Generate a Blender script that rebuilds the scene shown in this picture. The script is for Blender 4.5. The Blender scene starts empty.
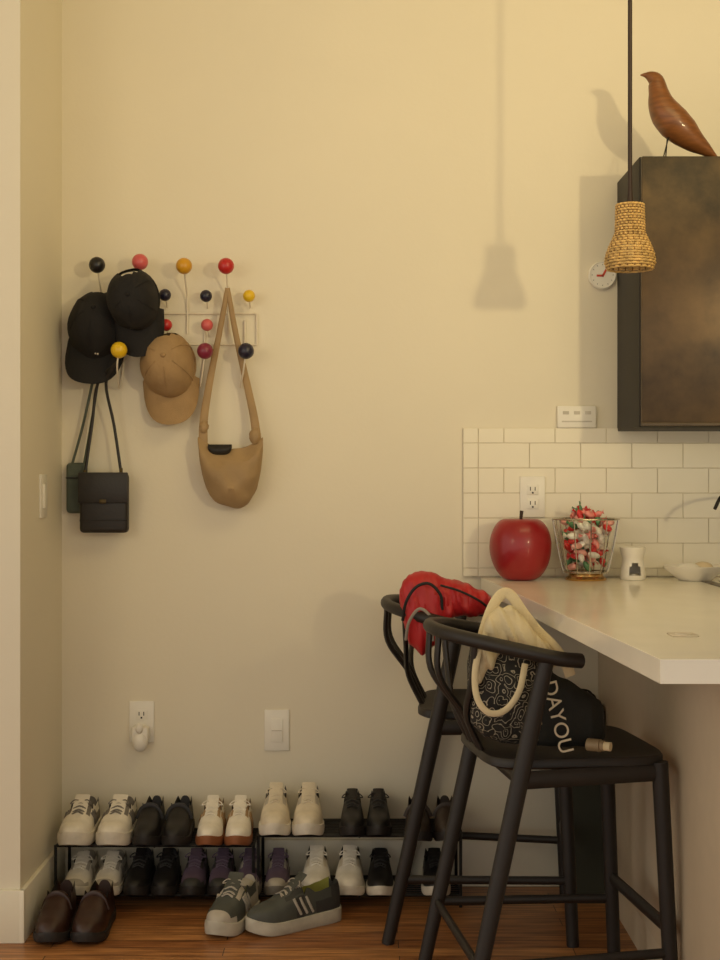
import bpy, bmesh, math, random
from mathutils import Vector, Matrix, noise
random.seed(4)
PI=math.pi
sc=bpy.context.scene
sc.view_settings.view_transform='Standard'
sc.view_settings.look='None'

def lin(c):
    return tuple(((v/255)/12.92 if v/255<=0.04045 else ((v/255+0.055)/1.055)**2.4) for v in c)
MATS={}
def pm(name,col,rough=.5,metal=0,var=.12,scale=25,bump=.0,bscale=None,coat=0,trans=0,stretch=None,spec=None):
    if name in MATS: return MATS[name]
    m=bpy.data.materials.new(name); m.use_nodes=True
    nt=m.node_tree; b=nt.nodes['Principled BSDF']
    c=lin(col)
    tc=nt.nodes.new('ShaderNodeTexCoord'); mp=nt.nodes.new('ShaderNodeMapping')
    nt.links.new(tc.outputs['Object'],mp.inputs['Vector'])
    if stretch: mp.inputs['Scale'].default_value=stretch
    n=nt.nodes.new('ShaderNodeTexNoise'); n.inputs['Scale'].default_value=scale; n.inputs['Detail'].default_value=4
    nt.links.new(mp.outputs[0],n.inputs['Vector'])
    r=nt.nodes.new('ShaderNodeValToRGB')
    r.color_ramp.elements[0].position=.3; r.color_ramp.elements[1].position=.7
    r.color_ramp.elements[0].color=tuple(v*(1-var) for v in c)+(1,)
    r.color_ramp.elements[1].color=tuple(min(1,v*(1+var)) for v in c)+(1,)
    nt.links.new(n.outputs['Fac'],r.inputs['Fac']); nt.links.new(r.outputs['Color'],b.inputs['Base Color'])
    b.inputs['Roughness'].default_value=rough; b.inputs['Metallic'].default_value=metal
    b.inputs['Coat Weight'].default_value=coat; b.inputs['Transmission Weight'].default_value=trans
    if spec is not None: b.inputs['Specular IOR Level'].default_value=spec
    if bump:
        n2=nt.nodes.new('ShaderNodeTexNoise'); n2.inputs['Scale'].default_value=bscale or scale*4
        nt.links.new(mp.outputs[0],n2.inputs['Vector'])
        bp=nt.nodes.new('ShaderNodeBump'); bp.inputs['Strength'].default_value=bump; bp.inputs['Distance'].default_value=.004
        nt.links.new(n2.outputs['Fac'],bp.inputs['Height']); nt.links.new(bp.outputs[0],b.inputs['Normal'])
    MATS[name]=m; return m

def catmull(pts,n=6,closed=False):
    P=[Vector(p) for p in pts]; out=[]
    N=len(P)
    rng=range(N if closed else N-1)
    for i in rng:
        if closed: a,b,c,d=P[(i-1)%N],P[i],P[(i+1)%N],P[(i+2)%N]
        else:
            b,c=P[i],P[i+1]; a=P[i-1] if i>0 else b*2-c; d=P[i+2] if i+2<N else c*2-b
        for k in range(n):
            t=k/n
            out.append(.5*((2*b)+(c-a)*t+(2*a-5*b+4*c-d)*t*t+(-a+3*b-3*c+d)*t**3))
    if not closed: out.append(P[-1])
    return out

class B:
    def __init__(s): s.v=[];s.f=[];s.mi=[];s.m=[]
    def mid(s,mat):
        if mat not in s.m: s.m.append(mat)
        return s.m.index(mat)
    def add(s,vs,fs,mat,M=None):
        o=len(s.v)
        for p in vs:
            p=Vector(p)
            s.v.append(M@p if M is not None else p)
        mats=mat if isinstance(mat,list) else [mat]*len(fs)
        for f,mm in zip(fs,mats):
            s.f.append([o+i for i in f]); s.mi.append(s.mid(mm))
    def box(s,c,size,mat,bevel=.003,M=None,seg=2):
        bm=bmesh.new(); bmesh.ops.create_cube(bm,size=1)
        for v in bm.verts: v.co=Vector((v.co.x*size[0],v.co.y*size[1],v.co.z*size[2]))
        if bevel: bmesh.ops.bevel(bm,geom=bm.edges[:],offset=bevel,segments=seg,affect='EDGES',profile=.5)
        bm.verts.index_update()
        vs=[v.co.copy() for v in bm.verts]; fs=[[v.index for v in f.verts] for f in bm.faces]; bm.free()
        T=Matrix.Translation(Vector(c))
        if M is not None: T=T@M.to_4x4()
        s.add(vs,fs,mat,T)
    def loft(s,rings,mat,closed=True,caps=True,mf=None,M=None):
        n=len(rings[0]); vs=[p for r in rings for p in r]; fs=[];ms=[]
        for i in range(len(rings)-1):
            for j in range(n if closed else n-1):
                k=(j+1)%n
                fs.append([i*n+j,i*n+k,(i+1)*n+k,(i+1)*n+j]); ms.append(mf(i,j) if mf else mat)
        if caps and closed:
            fs.append(list(range(n))[::-1]); ms.append(mat)
            o=(len(rings)-1)*n; fs.append([o+j for j in range(n)]); ms.append(mat)
        s.add(vs,fs,ms,M)
    def tube(s,path,a,mat,b=None,up=(0,0,1),seg=10,smooth=0,closed=False,M=None):
        P=catmull(path,smooth,closed) if smooth else [Vector(p) for p in path]
        n=len(P); rings=[]; prev=None
        for i,p in enumerate(P):
            if closed: t=P[(i+1)%n]-P[i-1]
            else: t=P[min(i+1,n-1)]-P[max(i-1,0)]
            t=t.normalized(); u=Vector(up)
            if abs(t.dot(u))>.97 and prev is not None: side=(prev-t*prev.dot(t)).normalized()
            else:
                if abs(t.dot(u))>.97: u=Vector((0,1,0)) if abs(t.y)<.9 else Vector((1,0,0))
                side=t.cross(u).normalized()
                if prev is not None and side.dot(prev)<0 and b is None: side=-side
            prev=side; w=side.cross(t).normalized()
            f=i/(n-1)
            aa=a(f) if callable(a) else a
            bb=(b(f) if callable(b) else b) if b is not None else aa
            rings.append([p+side*aa*math.cos(2*PI*k/seg)+w*bb*math.sin(2*PI*k/seg) for k in range(seg)])
        if closed: rings.append(rings[0]); s.loft(rings,mat,caps=False,M=M)
        else: s.loft(rings,mat,M=M)
    def sphere(s,c,r,mat,seg=20,rg=12,M=None,fn=None):
        if not hasattr(r,'__len__'): r=(r,r,r)
        rings=[]
        for i in range(rg+1):
            ph=-PI/2+PI*i/rg; ph=max(-PI/2+.02,min(PI/2-.02,ph)); ring=[]
            for k in range(seg):
                th=2*PI*k/seg; d=Vector((math.cos(th)*math.cos(ph),math.sin(th)*math.cos(ph),math.sin(ph)))
                q=fn(d) if fn else 1
                p=Vector((d.x*r[0],d.y*r[1],d.z*r[2]))*q
                if M is not None: p=M@p
                ring.append(p+Vector(c))
            rings.append(ring)
        s.loft(rings,mat)
    def lathe(s,prof,c,mat,seg=32,caps=True,mf=None,lobe=None):
        rings=[]
        for (r,z) in prof:
            rings.append([Vector((c[0]+r*math.cos(2*PI*k/seg)*(1+(lobe(2*PI*k/seg,z) if lobe else 0)),c[1]+r*math.sin(2*PI*k/seg)*(1+(lobe(2*PI*k/seg,z) if lobe else 0)),c[2]+z)) for k in range(seg)])
        s.loft(rings,mat,caps=caps,mf=mf)
    def prism(s,poly,z0,z1,mat,bev=0.0):
        vs=[(x,y,z0) for x,y in poly]+[(x,y,z1) for x,y in poly]; n=len(poly)
        fs=[list(range(n))[::-1],[n+i for i in range(n)]]+[[i,(i+1)%n,n+(i+1)%n,n+i] for i in range(n)]
        s.add(vs,fs,mat)
    def obj(s,name,loc=(0,0,0),rz=0,parent=None,angle=40,rot=None,bevel=0):
        me=bpy.data.meshes.new(name); me.from_pydata([tuple(v) for v in s.v],[],s.f)
        for m in s.m: me.materials.append(m)
        me.polygons.foreach_set('material_index',s.mi)
        me.polygons.foreach_set('use_smooth',[True]*len(s.f))
        bm=bmesh.new(); bm.from_mesh(me); bmesh.ops.recalc_face_normals(bm,faces=bm.faces); bm.to_mesh(me); bm.free()
        me.set_sharp_from_angle(angle=math.radians(angle)); me.update()
        o=bpy.data.objects.new(name,me); sc.collection.objects.link(o)
        o.location=loc; o.rotation_euler=rot or (0,0,rz)
        if bevel:
            md=o.modifiers.new('b','BEVEL'); md.width=bevel; md.segments=3; md.limit_method='ANGLE'
        if parent: o.parent=parent
        return o

# ---------------------------------------------------------------- materials
wallm=pm('wall_paint',(229,221,200),.75,var=.012,scale=3,bump=.08,bscale=90)
trimm=pm('trim_paint',(236,230,210),.4,var=.01)
white=pm('white_plastic',(238,234,222),.35,var=.02)
dark=pm('dark_slot',(30,28,26),.6)
wire=pm('white_wire',(225,215,195),.35,var=.02)
black_metal=pm('black_metal',(24,22,21),.45,.3)

def floor_mat():
    m=bpy.data.materials.new('wood_floor'); m.use_nodes=True; nt=m.node_tree; b=nt.nodes['Principled BSDF']
    tc=nt.nodes.new('ShaderNodeTexCoord')
    br=nt.nodes.new('ShaderNodeTexBrick'); br.inputs['Scale'].default_value=1
    br.inputs['Brick Width'].default_value=.9; br.inputs['Row Height'].default_value=.058; br.inputs['Mortar Size'].default_value=.0012
    br.inputs['Color1'].default_value=lin((206,146,88))+(1,); br.inputs['Color2'].default_value=lin((160,102,58))+(1,); br.inputs['Mortar'].default_value=lin((38,20,10))+(1,)
    nt.links.new(tc.outputs['Object'],br.inputs['Vector'])
    mp=nt.nodes.new('ShaderNodeMapping'); mp.inputs['Scale'].default_value=(3,45,1); nt.links.new(tc.outputs['Object'],mp.inputs['Vector'])
    n=nt.nodes.new('ShaderNodeTexNoise'); n.inputs['Scale'].default_value=2; n.inputs['Detail'].default_value=6; nt.links.new(mp.outputs[0],n.inputs['Vector'])
    r=nt.nodes.new('ShaderNodeValToRGB'); r.color_ramp.elements[0].position=.35; r.color_ramp.elements[0].color=(.34,.29,.26,1); r.color_ramp.elements[1].position=.62
    nt.links.new(n.outputs['Fac'],r.inputs['Fac'])
    mx=nt.nodes.new('ShaderNodeMix'); mx.data_type='RGBA'; mx.blend_type='MULTIPLY'; mx.inputs['Factor'].default_value=.85
    nt.links.new(br.outputs['Color'],mx.inputs['A']); nt.links.new(r.outputs['Color'],mx.inputs['B']); nt.links.new(mx.outputs['Result'],b.inputs['Base Color'])
    b.inputs['Roughness'].default_value=.36
    bp=nt.nodes.new('ShaderNodeBump'); bp.inputs['Strength'].default_value=.25; bp.inputs['Distance'].default_value=.002
    nt.links.new(br.outputs['Fac'],bp.inputs['Height']); bp.invert=True; nt.links.new(bp.outputs[0],b.inputs['Normal'])
    return m
# ---------------------------------------------------------------- room
def simple(name,c,size,mat,bevel=0):
    b=B(); b.box((0,0,0),size,mat,bevel); return b.obj(name,c)
CE=2.95
simple('floor',(0.1,-2.45,-.05),(6.4,5.1,.1),floor_mat())
simple('wall_back',(1.16,.05,CE/2),(4.3,.1,CE),wallm)
b=B(); b.box((-.94,-.245,CE/2),(.1,.49,CE),wallm,0); b.obj('wall_left')
simple('wall_left_front',(-2.04,-.44,CE/2),(2.1,.1,CE),wallm)
simple('ceiling',(0.1,-2.45,CE+.05),(6.4,5.1,.1),wallm)
simple('wall_right',(3.25,-2.45,CE/2),(.1,5.1,CE),wallm)
BH=.139
simple('baseboard_back',(-.10,-.007,BH/2),(1.56,.014,BH),trimm,.003)
simple('baseboard_left',(-.883,-.26,BH/2),(.014,.49,BH),trimm,.003)
simple('baseboard_left_front',(-1.93,-.4975,BH/2),(2.108,.014,BH),trimm,.003)

# outlets
def outlet(kind='outlet',plug=False):
    b=B()
    b.box((0,-.003,0),(.074,.006,.122),white,.002)
    if kind=='outlet':
        for dz in (-.021,.021):
            b.box((0,-.007,dz),(.034,.004,.030),white,.0015)
            for dx in (-.007,.007): b.box((dx,-.0092,dz+.003),(.0025,.001,.011),dark,0)
            b.box((0,-.0092,dz-.009),(.005,.001,.005),dark,.001)
    elif kind=='switch':
        b.box((0,-.008,0),(.034,.006,.068),white,.002)
    elif kind=='dual':
        b.box((0,-.007,0),(.036,.004,.07),white,.0015)
        b.box((0,-.0095,.0),(.03,.003,.002),pm('grey_btn',(200,193,178),.5),0)
    if plug:
        b.box((0,-.027,-.034),(.052,.04,.052),white,.012)
        b.sphere((0,-.035,-.052),(.024,.022,.032),white)
        b.sphere((0,-.05,-.012),(.011,.01,.016),white)
    return b
outlet(plug=True).obj('wall_outlet',(-.651,0,.49))
outlet(kind='dual').obj('wall_plate',(-.248,0,.464))
outlet(kind='outlet').obj('wall_outlet',(.513,-.012,1.16))
outlet(kind='switch').obj('light_switch',(-.89,-.247,1.165),rz=PI/2)
b=B(); b.box((0,-.008,0),(.116,.016,.066),white,.004)
for dx in (-.033,-.0,.033): b.box((dx,-.0165,.012),(.018,.002,.01),pm('grey_btn',(200,193,178),.5),.0008)
b.box((0,-.0165,-.014),(.09,.002,.004),pm('grey_btn',(200,193,178),.5),0)
b.obj('thermostat',(.645,0,1.398))
b=B(); 
prof=[(.0001,0),(.04,0),(.042,.004),(.042,.012),(.038,.016),(.037,.013),(.0001,.013)]
b.lathe(prof,(0,0,0),white,seg=36)
redm=pm('clock_red',(205,70,45),.5)
b.box((.006,.008,.0145),(.006,.03,.001),redm,0,M=Matrix.Rotation(-.5,3,'Z')); b.box((-.008,-.002,.0145),(.02,.006,.001),redm,0)
for k in range(12): b.box((.031*math.cos(k*PI/6),.031*math.sin(k*PI/6),.0135),(.003,.0015,.001),dark,0,M=Matrix.Rotation(k*PI/6,3,'Z'))
b.obj('wall_clock',(.722,0,1.82),rot=(PI/2,0,0))

# ---------------------------------------------------------------- tiles
tilem=pm('white_glazed_tile',(238,231,210),.38,var=.02,scale=6,spec=.4)
grout=pm('grout',(222,212,190),.8)
b=B(); TW=.1524;TH=.0745;g=.0018
b.box((.307+1.4,-.0045,1.1425),(2.8,.006,.445),grout,0)
x0=.307; zt=1.365
z=zt; rows=[.045]+[TH]*6
def tile(xa,xb,za,zb):
    za=max(za,.923)
    if xb-xa<.012 or zb-za<.008: return
    b.box(((xa+xb)/2,-.0072,(za+zb)/2),(xb-xa-g,.008,zb-za-g),tilem,.0008,seg=1)
for i,h in enumerate(rows):
    edges=[x0,x0+.045]
    xx=x0+.045+ (TW/2 if i%2==0 else TW)
    while xx<2.2: edges.append(xx); xx+=TW
    for a,c in zip(edges[:-1],edges[1:]): tile(a,c,z-h,z)
    z-=h
b.obj('backsplash_tiles',angle=20)

# ---------------------------------------------------------------- counter
quartz=pm('quartz_counter',(246,240,222),.2,var=.04,scale=5,coat=.25)
taupe=pm('cabinet_paint',(204,188,162),.55,var=.02)
b=B(); b.prism([(.36,-.0145),(.484,-1.84),(1.3,-1.84),(1.3,-.65),(3.15,-.65),(3.15,-.0145)],.881,.921,quartz)
b.box((.60,-1.51,.9225),(.05,.05,.003),pm('popup_ring',(225,215,195),.25,.2),.0014)
b.lathe([(.0001,.921),(.016,.921),(.016,.9255),(.0001,.9255)],(.60,-1.51,0),pm('popup_ring',(225,215,195),.25,.2))
steel=pm('steel',(110,100,90),.3,.9)
b.box((1.24,-.52,.922),(.55,.07,.003),steel,.001); b.box((.985,-.36,.922),(.03,.34,.003),steel,.001)
b.box((1.27,-.34,.9215),(.5,.3,.002),pm('sink_dark',(70,66,60),.35,.8),0)
b.obj('countertop',bevel=.004)
b=B(); b.box((.98,-.895,.4905),(.54,1.78,.777),taupe,.002); b.box((2.2,-.3,.4905),(1.88,.59,.777),taupe,.002)
b.box((.98,-.895,.05),(.53,1.77,.1),taupe,0); b.box((2.2,-.28,.05),(1.88,.55,.1),taupe,0)
b.obj('base_cabinet')
b=B(); blackm=pm('matte_black',(28,25,23),.35,.4)
b.lathe([(.0001,0),(.028,0),(.026,.012),(.016,.018),(.014,.05),(.0001,.05)],(1.15,-.09,.922),blackm)
b.tube([(1.15,-.09,.96),(1.15,-.09,1.1),(1.12,-.12,1.165),(1.07,-.19,1.18),(1.01,-.26,1.165),(.985,-.28,1.13)],.005,blackm,smooth=6)
b.tube([(1.15,-.09,.96),(1.2,-.12,.99)],.006,blackm)
b.obj('faucet')

# ---------------------------------------------------------------- upper cabinet
def patina_reflection():
    m=bpy.data.materials.new('dark_steel_patina_reflection'); m.use_nodes=True; nt=m.node_tree; p=nt.nodes['Principled BSDF']
    tc=nt.nodes.new('ShaderNodeTexCoord'); n=nt.nodes.new('ShaderNodeTexNoise'); n.inputs['Scale'].default_value=2.6; n.inputs['Detail'].default_value=10; n.inputs['Roughness'].default_value=.62
    nt.links.new(tc.outputs['Object'],n.inputs['Vector']); r=nt.nodes.new('ShaderNodeValToRGB')
    r.color_ramp.elements[0].position=.36; r.color_ramp.elements[0].color=lin((40,32,24))+(1,)
    r.color_ramp.elements[1].position=.72; r.color_ramp.elements[1].color=lin((106,84,56))+(1,)  # lighter blotches put a bronze reflection into the patina colour
    nt.links.new(n.outputs['Fac'],r.inputs['Fac']); nt.links.new(r.outputs['Color'],p.inputs['Base Color'])
    p.inputs['Metallic'].default_value=.5; p.inputs['Roughness'].default_value=.36
    return m
pat=patina_reflection(); cabd=pm('cabinet_dark',(30,25,20),.6,.0)
b=B()
b.box((.767+.6,-.161,1.7265),(1.2,.316,.743),cabd,.003)
for k in range(2):
    b.box((.767+.3+k*.6,-.33,1.7265),(.594,.02,.737),pat,.003)
b.box((.767+.6,-.343,1.362),(1.2,.008,.010),pm('steel_lip',(90,78,62),.3,.8),.002)
b.obj('wall_cabinet')

# ---------------------------------------------------------------- bird
walnut=pm('walnut',(124,76,36),.4,var=.25,scale=10,stretch=(3,3,14),coat=.1)
b=B(); S=352.
def bp_(x,y): return ((x-678)/S,0,(157-y)/S)
sp=[(641,76.5,.6),(646,76.5,2.8),(651,78,6.2),(656,82,9),(658.5,92,11),(661,103,14.5),(666,113,17.5),(674,122,18.5),(684,131,16.5),(693,139,12.5),(703,146,8),(711,152,4.2),(717,156,1.2)]
pts=catmull([bp_(x,y) for x,y,r in sp],4)
def rad(f):
    q=f*(len(sp)-1); i=min(int(q),len(sp)-2); t=q-i
    return (sp[i][2]*(1-t)+sp[i+1][2]*t)/S
b.tube(pts,lambda f:rad(f)*.85,walnut,b=lambda f:rad(f),up=(0,1,0),seg=24)
for dx,dy in ((-2,-.018),(3,.018)):
    b.tube([(bp_(668,136)[0],dy*.5,bp_(0,136)[2]),(bp_(664+dx,157)[0],dy,.0015)],.0018,blackm,seg=8)
b.tube([(bp_(658,157)[0],-.018,.002),(bp_(672,157)[0],-.018,.002)],.0018,blackm,seg=8)
b.tube([(bp_(663,157)[0],.018,.002),(bp_(677,157)[0],.018,.002)],.0018,blackm,seg=8)
for sy in (-1,1): b.sphere(((652-678)/S,sy*.0145,(157-78)/S),.0022,blackm,8,6)
o=b.obj('wooden_bird_figurine',((678-360)/360,-.28,2.0985)); o.scale=(1,1,1.03)

# ---------------------------------------------------------------- pendant
wick=pm('wicker',(204,168,104),.55,var=.3,scale=60,bump=.3)
wick2=pm('wicker_dark',(120,84,42),.6,var=.3,scale=60)
b=B()
def lr(t):
    if t<.42: return .033+.002*t/.42
    q=(t-.42)/.58
    return .035+.026*math.sin(min(1,q*1.15)*PI/2)**1.2 - (.005*max(0,(q-.85)/.15))
H=.158; N=24; ns=20
for i in range(N):
    t=i/(N-1); z=H*(1-t); r=lr(t); path=[]
    for k in range(ns*4):
        a=2*PI*k/(ns*4); w=.0016*math.cos(ns*a+ i*PI)
        path.append(((r+w)*math.cos(a),(r+w)*math.sin(a),z))
    b.tube(path,.0024,wick,b=.003,closed=True,seg=6)
for k in range(ns):
    a=2*PI*k/ns
    b.tube([((lr(t/8))*math.cos(a),(lr(t/8))*math.sin(a),H*(1-t/8)) for t in range(9)],.0018,wick2,seg=6,up=(0,1,0) if abs(math.sin(a))<.7 else (1,0,0))
b.lathe([(.0001,H+.004),(.03,H+.004),(.033,H),(.0001,H-.002)],(0,0,0),wick2)
b.lathe([(.0001,.06),(.02,.06),(.02,.15),(.0001,.15)],(0,0,0),blackm,seg=16)
b.sphere((0,0,.055),(.02,.02,.026),pm('bulb_glass',(235,225,200),.2))
cordm=pm('cord',(44,26,18),.6)
b.tube([(0,0,H),(0,0,H+.06)],lambda f:.008-.003*f,cordm)
b.tube([(0,0,H+.05),(0,0,2.94-1.7385)],.0055,cordm)
b.lathe([(.0001,2.925-1.7385),(.05,2.925-1.7385),(.06,2.949-1.7385),(.0001,2.949-1.7385)],(0,0,0),blackm)
b.obj('pendant_lamp',(.675,-.65,1.7385))

# ---------------------------------------------------------------- coat rack
cols={'black':(26,24,26),'pink':(205,92,92),'mustard':(206,150,28),'red':(186,34,34),'navy':(34,32,52),'yellow':(226,186,30),'mag':(128,36,62)}
bm_={k:pm('ball_'+k,v,.35,var=.04,coat=.1) for k,v in cols.items()}
def W(px,py,y=0):
    s=1340/(4+y); return ((px-360)/s,y,1.21-(py-480)/s)
b=B()
balls=[(97,265,'black',1),(140,262,'pink',1),(184,266,'mustard',1),(226,266,'red',1),
 (122,296,'navy',0),(165,295,'navy',0),(206,296,'navy',0),(249,296,'yellow',0),
 (124,325,'yellow',0),(166,325,'red',0),(207,325,'pink',0),
 (119,350,'yellow',1),(162,351,'red',1),(205,351,'mag',1),(246,351,'navy',1)]
for px,py,c,big in balls:
    y=-.085 if big else -.055
    if (px,py)==(119,350): y=-.15
    p=Vector(W(px,py,y)); r=.0238 if big else .018
    b.sphere(p,r,bm_[c])
    if big and py<300:
        b.tube([p,(p.x,-.05,p.z-.04),(p.x,-.012,p.z-.09),(p.x,-.008,p.z-.19)],.0026,wire,smooth=5,seg=8)
    elif big:
        b.tube([p,(p.x-.008,y+.015,p.z-.05),(p.x-.022,-.02,p.z-.1),(p.x-.012,-.008,p.z-.02),(p.x-.01,-.008,p.z+.10)],.0026,wire,smooth=5,seg=8)
    else:
        b.tube([p,(p.x,-.03,p.z-.015),(p.x,-.008,p.z-.03)],.0022,wire,smooth=3,seg=8)
for py in (314,345):
    z=W(0,py)[2]; b.tube([(-.83,-.008,z),(-.31,-.008,z)],.0026,wire,seg=8)
for px in (80,257): 
    x=W(px,0)[0]; b.tube([(x,-.008,W(0,314)[2]),(x,-.008,W(0,345)[2])],.0026,wire,seg=8)
b.obj('coat_rack')

# ---------------------------------------------------------------- caps
def cap(name,loc,roll,crown,brim,logo=None,tilt=.25,size=1.0):
    b=B()
    def dome(k,mat):
        rings=[];NP=12;NT=40
        for i in range(NP):
            ph=(PI/2-.03)*i/(NP-1); cc=math.cos(ph)**.7
            ring=[]
            for j in range(NT):
                th=2*PI*j/NT
                wob=1+.08*noise.noise(Vector((math.cos(th)*1.6,math.sin(th)*1.6,ph*2+k+size*7)))
                ring.append(Vector((.078*math.cos(th)*cc*k*wob,(.094*math.sin(th))*cc*k*wob,.11*math.sin(ph)*k)))
            rings.append(ring)
        n=NT; vs=[p for r in rings for p in r]; fs=[]
        for i in range(NP-1):
            for j in range(n):
                th=2*PI*(j+.5)/n
                d=abs(th-1.5*PI)
                if (d/.5)**2+((i-.5)/6.5)**2<1 and i>0: continue
                q=(j+1)%n; fs.append([i*n+j,i*n+q,(i+1)*n+q,(i+1)*n+j])
        fs.append([(NP-1)*n+j for j in range(n)])
        b.add(vs,fs,mat)
    dome(1,crown); dome(.95,dark)
    b.tube([(.077*math.cos(2*PI*j/32),.093*math.sin(2*PI*j/32),0) for j in range(32)],.003,crown,b=.004,closed=True,seg=6)
    b.sphere((0,0,.111),(.007,.007,.005),crown,10,6)
    for k in range(6):
        th=PI/2+k*PI/3+ (0)
        if k==3: continue
        b.tube([(.079*math.cos(th)*math.cos(ph)**.7,.095*math.sin(th)*math.cos(ph)**.7,.111*math.sin(ph)) for ph in [i*.15 for i in range(10)]],.0011,crown,seg=5,up=(.3,.2,.9))
    nu=20;nv=6
    for off,mat in ((0,brim),(-.003,brim)):
        vs=[];fs=[]
        for i in range(nv+1):
            v=i/nv
            for j in range(nu+1):
                u=-1+2*j/nu; a=u*1.2
                ix,iy=.076*math.sin(a),.092*math.cos(a)
                ox,oy=.085*math.sin(u*1.35),.092*math.cos(a)+.082*(1-abs(u)**3)**.6+.0
                x=ix+(ox-ix)*v; y=iy+(oy-iy)*v
                vs.append((x,y,.003+off-.028*(abs(x)/.08)**2*v -.006*v))
        for i in range(nv):
            for j in range(nu):
                fs.append([i*(nu+1)+j,i*(nu+1)+j+1,(i+1)*(nu+1)+j+1,(i+1)*(nu+1)+j])
        b.add(vs,fs,mat)
    if logo:
        for k in range(3): b.box((-.02+.006*k,.093,.022+.002*math.sin(k*2)),(.0045,.004,.006),logo,.001)
    Y=Vector((0,-tilt,-1)).normalized(); Z=Vector((0,-1,tilt)).normalized(); X=Y.cross(Z)
    R=Matrix((X,Y,Z)).transposed(); R=Matrix.Rotation(roll,3,'Y')@R
    o=b.obj(name,loc,rot=R.to_euler()); o.scale=(size,)*3
    return o
capblk=pm('cap_black',(24,22,23),.85,bump=.3,bscale=400); captan=pm('cap_tan',(164,134,94),.85,bump=.3,bscale=400,var=.08)
cap('baseball_cap',W(98,329,-.04),.12,capblk,capblk,logo=pm('logo_white',(215,205,190),.7),size=1.06,tilt=.5)
cap('baseball_cap',W(134,300,-.125),-.12,capblk,capblk,size=.95,tilt=.02)
cap('baseball_cap',W(169,366,-.04),-.06,captan,captan,size=1.02,tilt=.2)
# ---------------------------------------------------------------- bags on rack
tan=pm('tan_leather',(162,134,94),.65,var=.12,scale=12,bump=.3,bscale=60)
def pouch(b,c,Wd,Hh,T,mat,topdip=.02,wr=.004,n=32,seg=28,power=3.,sag=0,fr=22):
    rings=[]
    for i in range(n+1):
        u=-.995+1.99*i/n
        a=T*(1-abs(u)**2.4)**.6+.004
        zt=-topdip*(1-u*u); zb=-Hh*(1-abs(u)**power)**.55-.01+sag*u
        cz=(zt+zb)/2; hz=(zt-zb)/2; ring=[]
        for k in range(seg):
            th=2*PI*k/seg; s_,c_=math.sin(th),math.cos(th)
            wid=a*(1.0 if s_<0 else (1-.75*s_**1.5))
            p=Vector((u*Wd/2,c_*wid,cz+hz*s_))
            q=noise.noise(p*fr+Vector(c)*3)*wr*(2 if s_<.6 else 1)
            ring.append(p+Vector((0,q*(1 if c_>0 else -1),q*.6))+Vector(c))
        rings.append(ring)
    b.loft(rings,mat)
b=B()
cx,cy,cz=W(230.5,437,-.06)
pouch(b,(cx,cy,cz),.192,.195,.05,tan,topdip=.035,wr=.008,sag=-.012)
pouch(b,(cx-.03,cy-.012,cz-.022),.07,.022,.012,dark,topdip=.0,wr=0)  # dark patch stands in for the shade inside the bag opening
tp=W(227.5,288,-.06)
L=[W(203,446,-.06),W(204,418,-.055),W(210,380,-.04),W(219,335,-.045),tp]
R_=[W(258,450,-.06),W(254,418,-.055),W(246,380,-.04),W(236,335,-.045),tp]
for P in (L,R_):
    b.tube(P,lambda f:.014-.007*f,tan,b=.004,up=(0,1,0),smooth=6,seg=10)
b.sphere(W(204,427,-.06),(.014,.012,.018),tan,fn=lambda d:1+.2*noise.noise(d*2)); b.sphere(W(255,436,-.06),(.017,.014,.024),tan,fn=lambda d:1+.2*noise.noise(d*2))
b.obj('leather_shoulder_bag')
bl=pm('black_leather',(34,30,27),.5,var=.1,bump=.15)
b=B(); c=W(104.5,503,-.06)
b.box(c,(.142,.04,.175),bl,.012,seg=3)
b.box((c[0],c[1]-.022,c[2]+.045),(.146,.010,.09),bl,.004)
b.box((c[0],c[1]-.028,c[2]+.005),(.02,.004,.012),pm('brass',(80,66,40),.4,.8),.001)
b.tube([(c[0]-.07,c[1]-.02,c[2]-.05),(c[0]+.07,c[1]-.02,c[2]-.05)],.0012,dark,seg=6)
for P in ([W(85,474,-.06),W(92,425,-.05),W(98,383,-.07),W(117,362,-.13)],[W(121,472,-.06),W(114,425,-.06),W(106,383,-.09),W(117,362,-.13)]):
    b.tube(P,.0045,bl,b=.0018,up=(0,1,0),smooth=5,seg=8)
for px,py in ((85,474),(121,472)): b.tube([W(px,py-4,-.06),W(px,py+4,-.06)],.005,pm('brass',(80,66,40),.4,.8))
b.obj('crossbody_bag')
grn=pm('grey_green_fabric',(78,86,76),.8,bump=.3)
b=B(); c=W(77,488,-.022)
b.box(c,(.062,.028,.15),grn,.012,seg=3); b.box((c[0],c[1]-.015,c[2]+.03),(.06,.004,.004),dark,.001)
b.tube([W(72,465,-.022),W(83,425,-.03),W(93,380,-.04),W(100,350,-.03)],.004,grn,b=.0018,up=(0,1,0),smooth=5,seg=8)
b.tube([W(84,465,-.022),W(91,425,-.03),W(98,380,-.04),W(100,350,-.03)],.004,grn,b=.0018,up=(0,1,0),smooth=5,seg=8)
b.obj('small_pouch_bag')

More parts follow.
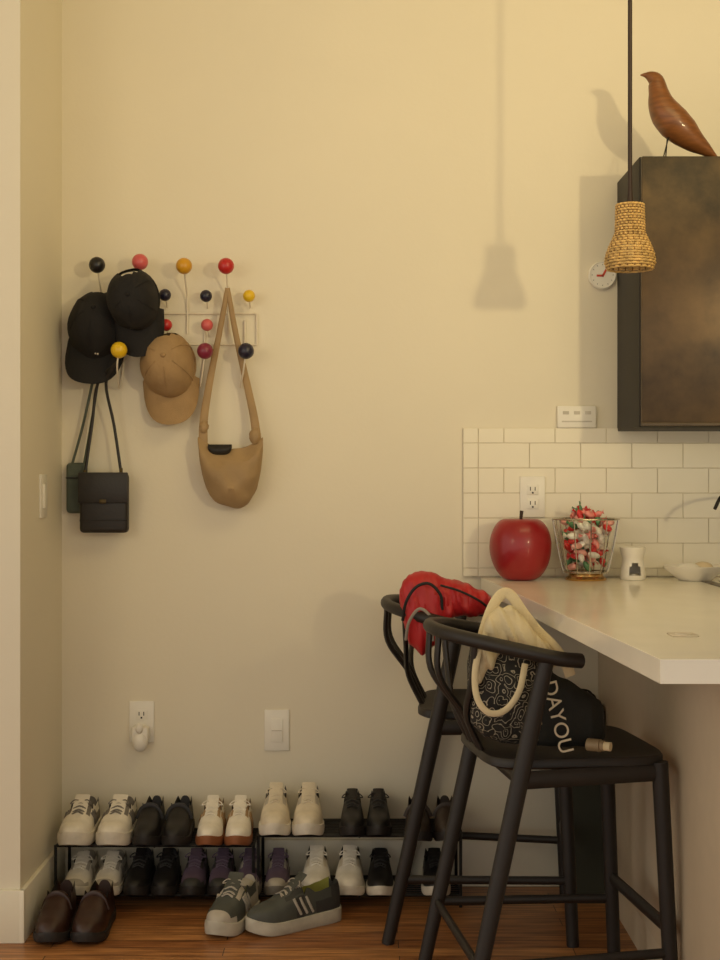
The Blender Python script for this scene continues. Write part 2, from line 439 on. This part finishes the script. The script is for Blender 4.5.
# ---------------------------------------------------------------- shoes
def shoe(name,loc,rz,up,sole,accent=None,lining=None,lace=None,L=.25,Wd=.082,hs=1.0,soleh=.024,kind='sneaker',pitch=0,tongue=1.0,toecap=True,stripe=None):
    accent=accent or up; lining=lining or dark; lace=lace or up
    b=B()
    def interp(ks,t,sm=False):
        for (a,wa),(c,wc) in zip(ks[:-1],ks[1:]):
            if a<=t<=c:
                q=(t-a)/(c-a); q=q*q*(3-2*q) if sm else q
                return wa+(wc-wa)*q
        return ks[-1][1]
    def prof(t): return interp([(0,.30),(.02,.5),(.05,.66),(.12,.78),(.3,.80),(.5,.88),(.62,.97),(.7,1.0),(.8,.96),(.88,.82),(.94,.62),(.975,.42),(1,.15)],t)*Wd/2
    def hh(t): return interp([(0,.050),(.03,.064),(.15,.056),(.3,.050),(.42,.064),(.5,.064),(.62,.052),(.75,.040),(.86,.033),(.93,.025),(.98,.013),(1,.004)],t,True)*hs
    ts=[0,.02,.05,.09,.14,.2,.26,.32,.38,.42,.45,.5,.55,.6,.65,.7,.75,.8,.85,.89,.92,.95,.975,.99,1]
    NU=29
    def spring(t): return .016*max(0,(t-.72)/.28)**2
    rings=[]
    for t in ts:
        w=prof(t)*.96; h=hh(t); ring=[]
        o=1 if .04<t<.44 else 0
        for k in range(NU):
            u=k/(NU-1); a=PI*u
            x=w*(1 if math.cos(a)>=0 else -1)*abs(math.cos(a))**.8
            z=h*math.sin(a)**.6 if 0<u<1 else 0
            if o:
                m=abs(u-.5)
                if m<.26: z=.012*hs; x=x*.9
                elif m<.30: z=h*.97
                else: z=h*math.sin(min(PI/2,a*1.25 if u<.5 else (PI-a)*1.25))**.8
                if m>=.26: x=w*(1-.22*(1-(m-.26)/.24)**2)*(1 if u<.5 else -1)
            ring.append(Vector((x,(t-.5)*L,soleh*.8+z+spring(t))))
        rings.append(ring)
    def mf(i,j):
        t=(ts[i]+ts[i+1])/2; u=(j+.5)/(NU-1); m=abs(u-.5)
        if .04<t<.44 and m<.29: return lining
        if t<.12: return accent
        if kind!='loafer':
            if toecap and (t>.90 or (t>.78 and m>.40)): return accent
            if .44<t<.66 and .13<m<.24: return accent
            if .44<t<.56 and m>.3: return accent
            if .14<t<.3 and m>.36: return accent
        return up
    b.loft(rings,up,closed=False,mf=mf)
    if stripe:
        for sx in (-1,1):
            for k in range(3):
                t0=.36+.07*k
                b.tube([(sx*prof(t0)*.99,(t0-.5)*L,soleh+.008*hs),(sx*prof(t0+.05)*.97,(t0+.04-.5)*L,soleh+.024*hs),(sx*prof(t0+.08)*.80,(t0+.07-.5)*L,soleh+.040*hs)],.004,stripe,smooth=3,seg=6)
    sr=[]
    for z,k in ((0,.93),(.004,1.0),(soleh*.6,1.03),(soleh,1.0),(soleh*1.05,.9)):
        ring=[]
        pl=[(prof(t),t) for t in ts]+[(-prof(t),t) for t in reversed(ts)]
        for w,t in pl: ring.append(Vector((w*k*1.05,(t-.5)*L*(1+.02*k),z+spring(t)+(.004*max(0,1-t*2) if z>=soleh*.9 else 0))))
        sr.append(ring)
    b.loft(sr,sole)
    if kind!='loafer':
        tg=[(.60,.050),(.50,.066),(.44,.074*tongue),(.39,.084*tongue)]
        b.tube([(0,(t-.5)*L,soleh*.8+z*hs) for t,z in tg],.019*Wd/.085,up,b=.003,up=(0,0,1),smooth=3,seg=10)
        for k,t in enumerate((.45,.50,.55,.60,.65)):
            z=soleh*.8+hh(t)+.003; w=.020-.001*k
            for d in (-1,1):
                b.tube([(-w,(t-.5-.012*d)*L,z-.006),(0,(t-.5)*L,z+.001),(w,(t-.5+.012*d)*L,z-.006)],.0022,lace,smooth=3,seg=6)
        zb=soleh*.8+hh(.43)+.006
        for d in (-1,1):
            b.tube([(0,-.05*L,zb),(.018*d,-.03*L,zb+.006),(.03*d,.0,zb-.004),(.012*d,-.02*L,zb-.001),(0,-.05*L,zb)],.0016,lace,smooth=4,seg=6)
    else:
        zz=soleh*.8
        b.tube([(-.034,.04*L,zz+.030*hs),(-.022,.045*L,zz+.052*hs),(0,.05*L,zz+.062*hs),(.022,.045*L,zz+.052*hs),(.034,.04*L,zz+.030*hs)],.009,accent,b=.002,smooth=4,seg=8,up=(0,1,0))
    return b.obj(name,loc,rot=(pitch,0,rz),angle=50)
def sm(n,col,r=.6,**k): return pm('shoe_'+n,col,r,bump=.15,bscale=300,**k)
wht=sm('white',(228,221,206)); gry=sm('grey',(120,114,106)); lgry=sm('lightgrey',(176,168,154)); blk=sm('black',(26,24,24),.5); bro=sm('brown',(52,30,22),.38)
dbr=sm('darkbrown',(50,38,30),.5); gum=sm('gum',(140,84,48)); crm=sm('cream',(214,202,178)); pur=sm('purple_grey',(96,80,98)); tanS=sm('tan',(166,136,98))
gg=sm('grey_green',(72,74,68)); sol=sm('sole_white',(216,208,192)); sol2=sm('sole_offwhite',(186,180,164)); dks=sm('sole_dark',(34,30,28)); dgr=sm('dark_grey',(52,52,50))
T=PI
zt=.18; zt2=.208; zl=.04
def pair(x1,x2,y,z,jit=.06,nm='sneaker',**k):
    for x in (x1,x2): shoe(nm,(x,y,z),T+random.uniform(-jit,jit),**k)
Y0=-.145
pair(-.803,-.694,Y0,zt,up=wht,sole=sol,accent=gry,lace=gry,Wd=.095,soleh=.034,hs=1.08,toecap=False,stripe=gry)
pair(-.603,-.520,Y0,zt,up=blk,sole=dks,Wd=.077,kind='loafer',nm='dress_shoe',hs=1.25,jit=.02)
pair(-.425,-.345,Y0,zt,up=wht,sole=gum,accent=tanS,lace=wht,Wd=.075,hs=1.15,jit=.01,toecap=False,stripe=tanS)
pair(-.242,-.148,Y0,zt2,up=crm,sole=sol,accent=lgry,lace=crm,Wd=.087,hs=1.2,soleh=.03,jit=.02,toecap=False)
pair(-.022,.053,Y0,zt2,up=blk,sole=dks,Wd=.070,hs=1.05,jit=.01)
pair(.163,.245,-.215,zt2,up=dbr,sole=dks,Wd=.076,kind='loafer',nm='dress_shoe',hs=1.1,jit=.02,L=.23)
hl=.9
pair(-.80,-.715,Y0,zl,up=wht,sole=sol,accent=lgry,Wd=.078,hs=hl,jit=.02)
pair(-.632,-.555,Y0,zl,up=blk,sole=dks,Wd=.071,hs=hl+.1,jit=.01)
pair(-.473,-.395,Y0,zl,up=pur,sole=dks,accent=dgr,Wd=.072,hs=hl+.1,jit=.01)
pair(-.125,-.03,Y0,zl,up=wht,sole=sol,accent=crm,Wd=.086,hs=hl+.2,jit=.02,toecap=False)
pair(.058,.215,Y0,zl,up=blk,sole=sol,accent=blk,Wd=.078,hs=hl+.1,jit=.02)
pair(-.317,-.235,Y0,zl,up=pur,sole=gry,accent=lgry,Wd=.072,hs=hl+.1,jit=.01)
pair(-.812,-.712,-.405,0,up=bro,sole=dks,Wd=.092,kind='loafer',nm='dress_shoe',hs=1.35,jit=.03,L=.26)
lime=pm('lime_lining',(150,150,70),.8)
shoe('running_shoe',(-.345,-.36,0),T-.3,up=gg,sole=sol2,accent=lgry,lining=lime,lace=lgry,Wd=.095,L=.25,hs=1.3,soleh=.034,stripe=lgry)
shoe('running_shoe',(-.18,-.37,0),T-1.0,up=gg,sole=sol2,accent=dgr,lining=lime,lace=lgry,Wd=.095,L=.28,hs=1.35,soleh=.034,toecap=False,stripe=lgry)

def rack(x0,x1,zA,zB,name):
    b=B()
    for z in (zA,zB):
        zz=z-.006
        for i in range(11):
            y=-.025-.018*i
            b.tube([(x0,y,zz),(x1,y,zz)],.0025 if i not in(0,10) else .004,black_metal,seg=6)
        for x in (x0,x1,(x0+x1)/2): b.tube([(x,-.025,zz-.003),(x,-.205,zz-.003)],.0035,black_metal,seg=6)
    for x in (x0,x1):
        for y0,y1 in ((-.025,-.025),(-.205,-.205)):
            b.tube([(x,y0,0),(x,y1,zA-.004)],.0045,black_metal,seg=8)
    return b.obj(name)
rack(-.862,-.302,zt,zl,'shoe_rack'); rack(-.288,.285,zt2,zl,'shoe_rack')

# ---------------------------------------------------------------- stools
stoolm=pm('black_stained_wood',(34,29,26),.5,var=.15,scale=20,bump=.1)
def slab(b,outline,levels,mat):
    rings=[[Vector((x*k,y*k,z)) for x,y in outline] for k,z in levels]
    b.loft(rings,mat)
def stool(loc,rz,splay=0):
    b=B(); SH=.60
    out=[]
    for k in range(48):
        a=2*PI*k/48; c,s_=math.cos(a),math.sin(a)
        x=.205*(abs(c)**.35)*(1 if c>0 else -1); y=.205*(abs(s_)**.35)*(1 if s_>0 else -1)
        y*=1-.06*(.2-x)/.4
        out.append((x,y))
    slab(b,out,[(.95,SH-.022),(1,SH-.016),(1,SH-.004),(.98,SH+.002),(.9,SH+.0),(.7,SH-.006),(.3,SH-.009),(.02,SH-.01)],stoolm)
    for sy in (-1,1):
        b.tube([(-.275,.232*sy,0),(-.145,.228*sy,SH-.01),(-.095,.240*sy,.822)],lambda f:.0165+.003*math.sin(f*PI),stoolm,seg=14,smooth=5)
        b.tube([(.205,.2*sy,0),(.178,.186*sy,SH-.012)],lambda f:.0165+.002*f,stoolm,seg=14)
        b.tube([(.178,.186*sy,SH-.035),(-.145,.226*sy,SH-.035)],.011,stoolm,b=.02,seg=10)
        b.tube([(.2,.196*sy,.168),(-.24,.231*sy,.168)],.009,stoolm,b=.011,seg=10)
    b.tube([(.175,-.186,SH-.035),(.175,.186,SH-.035)],.011,stoolm,b=.02,seg=10)
    b.tube([(-.145,-.226,SH-.035),(-.145,.226,SH-.035)],.011,stoolm,b=.02,seg=10)
    b.tube([(.196,-.196,.22),(.196,.196,.22)],.011,stoolm,b=.016,seg=10)
    b.tube([(-.24,-.23,.168),(-.24,.23,.168)],.009,stoolm,b=.011,seg=10)
    rp=[(-.02,-.245,.822),(-.07,-.248,.828),(-.14,-.235,.842),(-.22,-.19,.858),(-.28,-.1,.868),(-.298,0,.872),(-.28,.1,.868),(-.22,.19,.858),(-.14,.235,.842),(-.07,.248,.828),(-.02,.245,.822)]
    b.tube(rp,lambda f:.023-.008*math.sin(f*PI),stoolm,b=.016,seg=14,smooth=6)
    for y0,y1 in ((-.17,-.06),(-.055,-.03),(.055,.03),(.17,.06)):
        x0=-.293 if abs(y0)<.1 else -.236
        b.tube([(x0,y0,.862),(x0+.002,(y0*.7+y1*.3),.77),(-.232,y1*.9+y0*.1,.68),(-.19,y1,SH-.012)],.014,stoolm,b=.007,up=(1,0,0),smooth=6,seg=10)
    return b.obj('bar_stool',loc,rz)
stool((.46,-.88,0),math.radians(8))
stool((.37,-.30,0),math.radians(-6))

# ---------------------------------------------------------------- draped cloth body from an outline
def sv(keys,x,k):
    for a,c in zip(keys[:-1],keys[1:]):
        if a[0]<=x<=c[0]:
            q=(x-a[0])/(c[0]-a[0]); q=q*q*(3-2*q)*.5+q*.5
            return a[k]+(c[k]-a[k])*q
    return keys[-1][k]
def drape(b,keys,mat,wr=.01,n=60,seg=36,fdir=(40,8,12),seed=0,yslope=0):
    # keys: (x, ztop, zbottom, half thickness, y centre)
    x0,x1=keys[0][0],keys[-1][0]; rings=[]
    for i in range(n+1):
        x=x0+(x1-x0)*i/n; zt_,zb_,t_,yc=[sv(keys,x,k) for k in (1,2,3,4)]
        cz=(zt_+zb_)/2; hz=(zt_-zb_)/2; ring=[]
        for k in range(seg):
            th=2*PI*k/seg; s_,c_=math.sin(th),math.cos(th)
            ss=abs(s_)**.8*(1 if s_>0 else -1); cc_=abs(c_)**.8*(1 if c_>0 else -1)
            p=Vector((x,yc+cc_*t_,cz+hz*ss))
            f=Vector((p.x*fdir[0]+p.z*14,p.y*fdir[1]+seed,p.z*fdir[2]))
            q=(noise.noise(f)+.5*noise.noise(f*2.1))*wr
            ring.append(p+Vector((0,-abs(q)*1.6 if c_<0 else q,q*.5)))
        rings.append(ring)
    b.loft(rings,mat)
# ---------------------------------------------------------------- red bag
redf=pm('red_nylon',(180,30,34),.5,var=.08,scale=8,bump=.15,bscale=30)
b=B()
K=[(.105,.915,.885,.006,-.44),(.115,.945,.83,.03,-.44),(.13,.962,.775,.045,-.44),(.165,.968,.745,.055,-.44),(.20,.962,.77,.055,-.435),(.225,.95,.80,.055,-.43),(.25,.945,.845,.06,-.425),(.29,.930,.848,.06,-.42),(.325,.915,.85,.05,-.415),(.348,.90,.855,.03,-.41),(.358,.88,.862,.006,-.41)]
drape(b,K,redf,wr=.013,seed=2)
blackstrap=pm('strap_black',(30,28,28),.7)
whs=pm('strap_grey',(150,140,128),.7)
b.tube([(.112,-.475,.84),(.12,-.50,.89),(.145,-.51,.93),(.18,-.51,.94),(.21,-.505,.91),(.215,-.495,.87)],.004,blackstrap,b=.002,up=(0,1,0),smooth=6,seg=8)
b.tube([(.12,-.485,.79),(.128,-.505,.84),(.155,-.515,.875),(.185,-.515,.85),(.19,-.505,.79)],.004,whs,b=.002,up=(0,1,0),smooth=6,seg=8)
b.tube([(.21,-.50,.935),(.26,-.497,.92),(.31,-.485,.895),(.34,-.46,.872)],.003,blackstrap,b=.002,up=(0,1,0),smooth=6,seg=8)
b.obj('red_nylon_bag')

# ---------------------------------------------------------------- tote
def paisley():
    m=bpy.data.materials.new('bandana_print'); m.use_nodes=True; nt=m.node_tree; p=nt.nodes['Principled BSDF']
    tc=nt.nodes.new('ShaderNodeTexCoord'); v=nt.nodes.new('ShaderNodeTexVoronoi'); v.inputs['Scale'].default_value=38; v.feature='F1'
    w=nt.nodes.new('ShaderNodeMath'); w.operation='SINE'; k=nt.nodes.new('ShaderNodeMath'); k.operation='MULTIPLY'; k.inputs[1].default_value=26
    nz=nt.nodes.new('ShaderNodeTexNoise'); nz.inputs['Scale'].default_value=16
    ad=nt.nodes.new('ShaderNodeMix'); ad.data_type='RGBA'; ad.inputs['Factor'].default_value=.05
    nt.links.new(tc.outputs['Object'],nz.inputs['Vector']); nt.links.new(tc.outputs['Object'],ad.inputs['A']); nt.links.new(nz.outputs['Color'],ad.inputs['B'])
    nt.links.new(ad.outputs['Result'],v.inputs['Vector']); nt.links.new(v.outputs['Distance'],k.inputs[0]); nt.links.new(k.outputs[0],w.inputs[0])
    r=nt.nodes.new('ShaderNodeValToRGB'); r.color_ramp.elements[0].position=.80; r.color_ramp.elements[0].color=lin((34,33,30))+(1,)
    r.color_ramp.elements[1].position=.9; r.color_ramp.elements[1].color=lin((170,160,138))+(1,)
    nt.links.new(w.outputs[0],r.inputs['Fac']); nt.links.new(r.outputs['Color'],p.inputs['Base Color']); p.inputs['Roughness'].default_value=.85
    return m
pais=paisley(); cream=pm('cream_canvas',(222,206,166),.85,bump=.4,bscale=300,var=.06); bcan=pm('black_canvas',(34,35,31),.85,bump=.3,bscale=300)
b=B()
K=[(.242,.80,.70,.006,-.98),(.25,.85,.66,.04,-.98),(.28,.87,.63,.07,-.975),(.32,.87,.617,.085,-.97),(.36,.85,.615,.085,-.97),(.40,.82,.615,.075,-.975),(.43,.79,.63,.04,-.98),(.44,.76,.66,.006,-.98)]
drape(b,K,pais,wr=.012,seed=5,fdir=(22,8,10))
K=[(.355,.76,.64,.01,-1.0),(.37,.785,.622,.04,-1.0),(.41,.79,.616,.055,-1.0),(.46,.765,.614,.055,-.995),(.51,.735,.613,.05,-.99),(.54,.715,.615,.03,-.985),(.55,.69,.63,.006,-.985)]
drape(b,K,bcan,wr=.006,seed=9,fdir=(18,8,10))
K=[(.252,.82,.75,.004,-1.05),(.262,.86,.76,.016,-1.045),(.285,.905,.79,.024,-1.035),(.31,.93,.825,.03,-1.03),(.333,.936,.835,.032,-1.025),(.36,.91,.83,.034,-1.025),(.385,.875,.815,.034,-1.03),(.41,.855,.80,.03,-1.04),(.432,.83,.80,.004,-1.045)]
drape(b,K,cream,wr=.016,seed=1,fdir=(38,8,6),n=80)
b.tube([(.265,-1.03,.84),(.29,-1.0,.91),(.315,-.985,.95),(.338,-.985,.952),(.368,-.99,.91),(.40,-1.0,.87),(.425,-1.04,.845),(.45,-1.062,.81),(.462,-1.058,.78)],.012,cream,b=.003,up=(0,1,0),smooth=7,seg=12)
b.tube([(.262,-1.075,.85),(.25,-1.085,.79),(.255,-1.09,.735),(.28,-1.092,.705),(.315,-1.09,.71),(.345,-1.09,.75),(.36,-1.08,.81)],.007,cream,b=.003,up=(0,1,0),smooth=6,seg=8)
tote=b.obj('tote_bag')
cu=bpy.data.curves.new('print','FONT'); cu.body='DAYOU'; cu.size=.046; cu.extrude=.0006
to=bpy.data.objects.new('printed_lettering',cu); sc.collection.objects.link(to)
to.data.materials.append(pm('print_white',(220,208,180),.8))
to.rotation_euler=(PI/2,math.radians(76),0); to.location=(.398,-1.072,.768); to.parent=tote
b=B(); alu=pm('champagne_metal',(150,130,100),.5,.1)
b.tube([(.50,-1.06,.630),(.525,-1.075,.630)],.016,alu,seg=16,b=.014)
b.tube([(.525,-1.075,.630),(.532,-1.079,.630)],.012,alu,seg=16); b.tube([(.532,-1.079,.630),(.545,-1.087,.630)],.010,cream,seg=16)
b.obj('hand_cream_tube')
b=B(); olive=pm('olive_paper',(52,54,42),.7,var=.15,scale=6,bump=.2,bscale=20)
rings=[]
for z,k,d in ((0,1,1),(.02,1.01,1.02),(.25,1.0,.95),(.45,.98,.7),(.56,.97,.45)):
    rings.append([Vector((sx*.055*k,sy*.07*d,z)) for sx,sy in ((-1,-1),(0,-1.02),(1,-1),(1,0),(1,1),(0,1.02),(-1,1),(-1,0))])
b.loft(rings,olive)
for sy in (-1,1): b.tube([(-.035,sy*.03,.54),(-.03,sy*.03,.585),(0,sy*.03,.595),(.03,sy*.03,.585),(.035,sy*.03,.54)],.003,blackstrap,smooth=5,seg=8)
b.obj('shopping_bag',(.648,-.10,0))

# ---------------------------------------------------------------- counter items
ap=pm('apple_red',(150,22,28),.38,var=.12,scale=9,coat=.2)
b=B(); prof=[]
for i in range(33):
    a=-PI/2+PI*i/32
    r=.089*math.cos(a)**.8 if i not in (0,32) else .0005
    z=.1*math.sin(a)+.088
    if a>.8: z-=.03*((a-.8)/.77)**2.2
    if a<-.9: z+=.018*((-a-.9)/.67)**2
    r*=1+.06*math.sin(a)
    prof.append((max(r,.0005),z))
zmin=min(z for r,z in prof); prof=[(r,z-zmin) for r,z in prof]
b.lathe(prof,(0,0,0),ap,seg=40,lobe=lambda th,z:.018*math.cos(5*th)*abs(z-.09)/.09)
b.tube([(0,0,.15),(.002,0,.18),(.004,0,.20)],lambda f:.0035+.002*f,pm('stem',(54,34,20),.6),smooth=4)
b.obj('apple_ornament',(.463,-.13,.9215))
gl=bpy.data.materials.new('clear_glass'); gl.use_nodes=True; q=gl.node_tree.nodes['Principled BSDF']; q.inputs['Transmission Weight'].default_value=1; q.inputs['Roughness'].default_value=.0; q.inputs['IOR'].default_value=1.12; q.inputs['Base Color'].default_value=(1,1,1,1)
nn=gl.node_tree.nodes.new('ShaderNodeTexNoise'); nn.inputs['Scale'].default_value=20; bb=gl.node_tree.nodes.new('ShaderNodeBump'); bb.inputs['Strength'].default_value=.02
gl.node_tree.links.new(nn.outputs['Fac'],bb.inputs['Height']); gl.node_tree.links.new(bb.outputs[0],q.inputs['Normal'])
chrome=pm('silver_wire',(190,182,165),.2,.95); gold=pm('gold_base',(190,150,90),.25,.9)
b=B(); bc=(.652,-.13,.9215)
def br_(z): return .060+.032*min(1,(z/.12))**.8
b.lathe([(.0005,.0),(.058,.0),(.06,.005),(.05,.012),(.048,.02),(.0005,.02)],(0,0,0),gold)
b.lathe([(br_(.02*i),.028+.0245*i) for i in range(7)]+[(br_(.02*i)-.002,.028+.0245*i) for i in range(6,-1,-1)],(0,0,0),gl,caps=False)
for k in range(12):
    a=2*PI*k/12
    b.tube([((br_(.02*i)+.003)*math.cos(a),(br_(.02*i)+.003)*math.sin(a),.02+.0258*i) for i in range(7)],.0018,chrome,seg=6,up=(math.sin(a),-math.cos(a),0))
for z,i in ((.176,6),(.024,0)):
    b.tube([((br_(.02*i)+.003)*math.cos(2*PI*k/32),(br_(.02*i)+.003)*math.sin(2*PI*k/32),z) for k in range(32)],.0026,chrome,closed=True,seg=8)
b.obj('glass_wire_bowl',bc)
b=B(); ccs=[pm('candy_'+n,c,.35,var=.3,scale=60) for n,c in (('red',(225,60,55)),('green',(90,140,95)),('white',(240,228,210)),('pink',(230,140,130)),('white2',(232,222,210)),('red2',(205,45,45)),('pink2',(235,165,150)))]
for i in range(95):
    z=.035+.135*random.random()**.8; rr=(br_(z-.03)-.019)*math.sqrt(random.random()); a=random.random()*2*PI
    if i>72: z=.165+.035*random.random(); rr*=.6
    p=Vector((rr*math.cos(a),rr*math.sin(a),z)); m=random.choice(ccs)
    M=Matrix.Rotation(random.random()*3,3,'X')@Matrix.Rotation(random.random()*3,3,'Y')
    b.sphere(p,(.018,.010,.009),m,10,8,M=M)
    for sg in (-1,1):
        pts=[M@Vector((sg*.014,0,0)),M@Vector((sg*.027,.009,.003)),M@Vector((sg*.028,.0,-.003)),M@Vector((sg*.027,-.009,.002))]
        if (Vector((p.x,p.y,0)).length<br_(z-.03)-.03) or z>.18: b.add([p+x for x in pts],[[0,1,2],[0,2,3]],m)
b.obj('wrapped_candies',bc)
cer=pm('white_ceramic',(240,234,220),.3,var=.02,coat=.2)
b=B(); seg=32
rings=[[Vector((r*math.cos(2*PI*(k+.5)/seg),r*math.sin(2*PI*(k+.5)/seg),z)) for k in range(seg)] for r,z in [(.033,0),(.036,.004),(.036,.014),(.035,.026),(.033,.04),(.031,.05),(.030,.062),(.035,.076),(.038,.094),(.035,.094),(.028,.082),(.0005,.078)]]
fs=[]
for i in range(len(rings)-1):
    for j in range(seg):
        a=2*PI*(j+1)/seg; d=abs(((a-1.5*PI+PI)%(2*PI))-PI)
        if i in(2,3) and d<.4: continue
        if i==4 and d<.2: continue
        k=(j+1)%seg; fs.append([i*seg+j,i*seg+k,(i+1)*seg+k,(i+1)*seg+j])
b.add([p for r in rings for p in r],fs,cer)
b.lathe([(.0005,.004),(.03,.004),(.03,.006),(.0005,.006)],(0,0,0),cer)
b.lathe([(.0005,.006),(.018,.006),(.018,.018),(.0005,.018)],(0,0,0),pm('tealight',(190,180,160),.3,.5),seg=20)
b.obj('wax_burner',(.79,-.12,.9215))
b=B()
b.lathe([(.0005,0),(.045,0),(.05,.004),(.082,.03),(.09,.042),(.087,.043),(.078,.032),(.045,.008),(.0005,.007)],(0,0,0),cer,lobe=lambda th,z:.03*math.cos(8*th)*z/.04)
b.sphere((-.02,-.01,.032),(.035,.022,.018),cer); b.sphere((.025,.01,.035),(.03,.02,.018),pm('soap',(215,196,160),.5))
b.obj('ceramic_dish',(.965,-.14,.9215))

# ---------------------------------------------------------------- lights
def area(name,loc,target,size,power,col,sy=None):
    l=bpy.data.lights.new(name,'AREA'); l.energy=power; l.color=col; l.size=size
    if sy: l.shape='RECTANGLE'; l.size_y=sy
    o=bpy.data.objects.new(name,l); sc.collection.objects.link(o); o.location=loc
    o.rotation_euler=(Vector(target)-Vector(loc)).to_track_quat('-Z','Y').to_euler(); return o
l=bpy.data.lights.new('key_spot','SPOT'); l.energy=185; l.color=(1,.80,.42); l.shadow_soft_size=.08; l.spot_size=math.radians(50); l.spot_blend=.95
o=bpy.data.objects.new('key_spot',l); sc.collection.objects.link(o); o.location=(2.2,-4.5,1.83)
o.rotation_euler=(Vector((.30,0,2.5))-Vector(o.location)).to_track_quat('-Z','Y').to_euler()
area('ceiling_glow',(.8,-1.5,2.88),(.5,0,2.2),1.4,14,(1,.80,.38),.9)
area('left_light',(-1.7,-3.2,2.0),(-1.1,0,1.6),.7,6.5,(1,.84,.50))
w=bpy.data.worlds.new('world'); sc.world=w; w.use_nodes=True
bg=w.node_tree.nodes['Background']; bg.inputs[0].default_value=(.95,.87,.76,1); bg.inputs[1].default_value=.98
# camera
cd=bpy.data.cameras.new('camera'); cd.lens=50.25; cd.sensor_width=36; cam=bpy.data.objects.new('camera',cd); sc.collection.objects.link(cam)
cam.location=(0,-4,1.21); cam.rotation_euler=(PI/2,0,0); sc.camera=cam
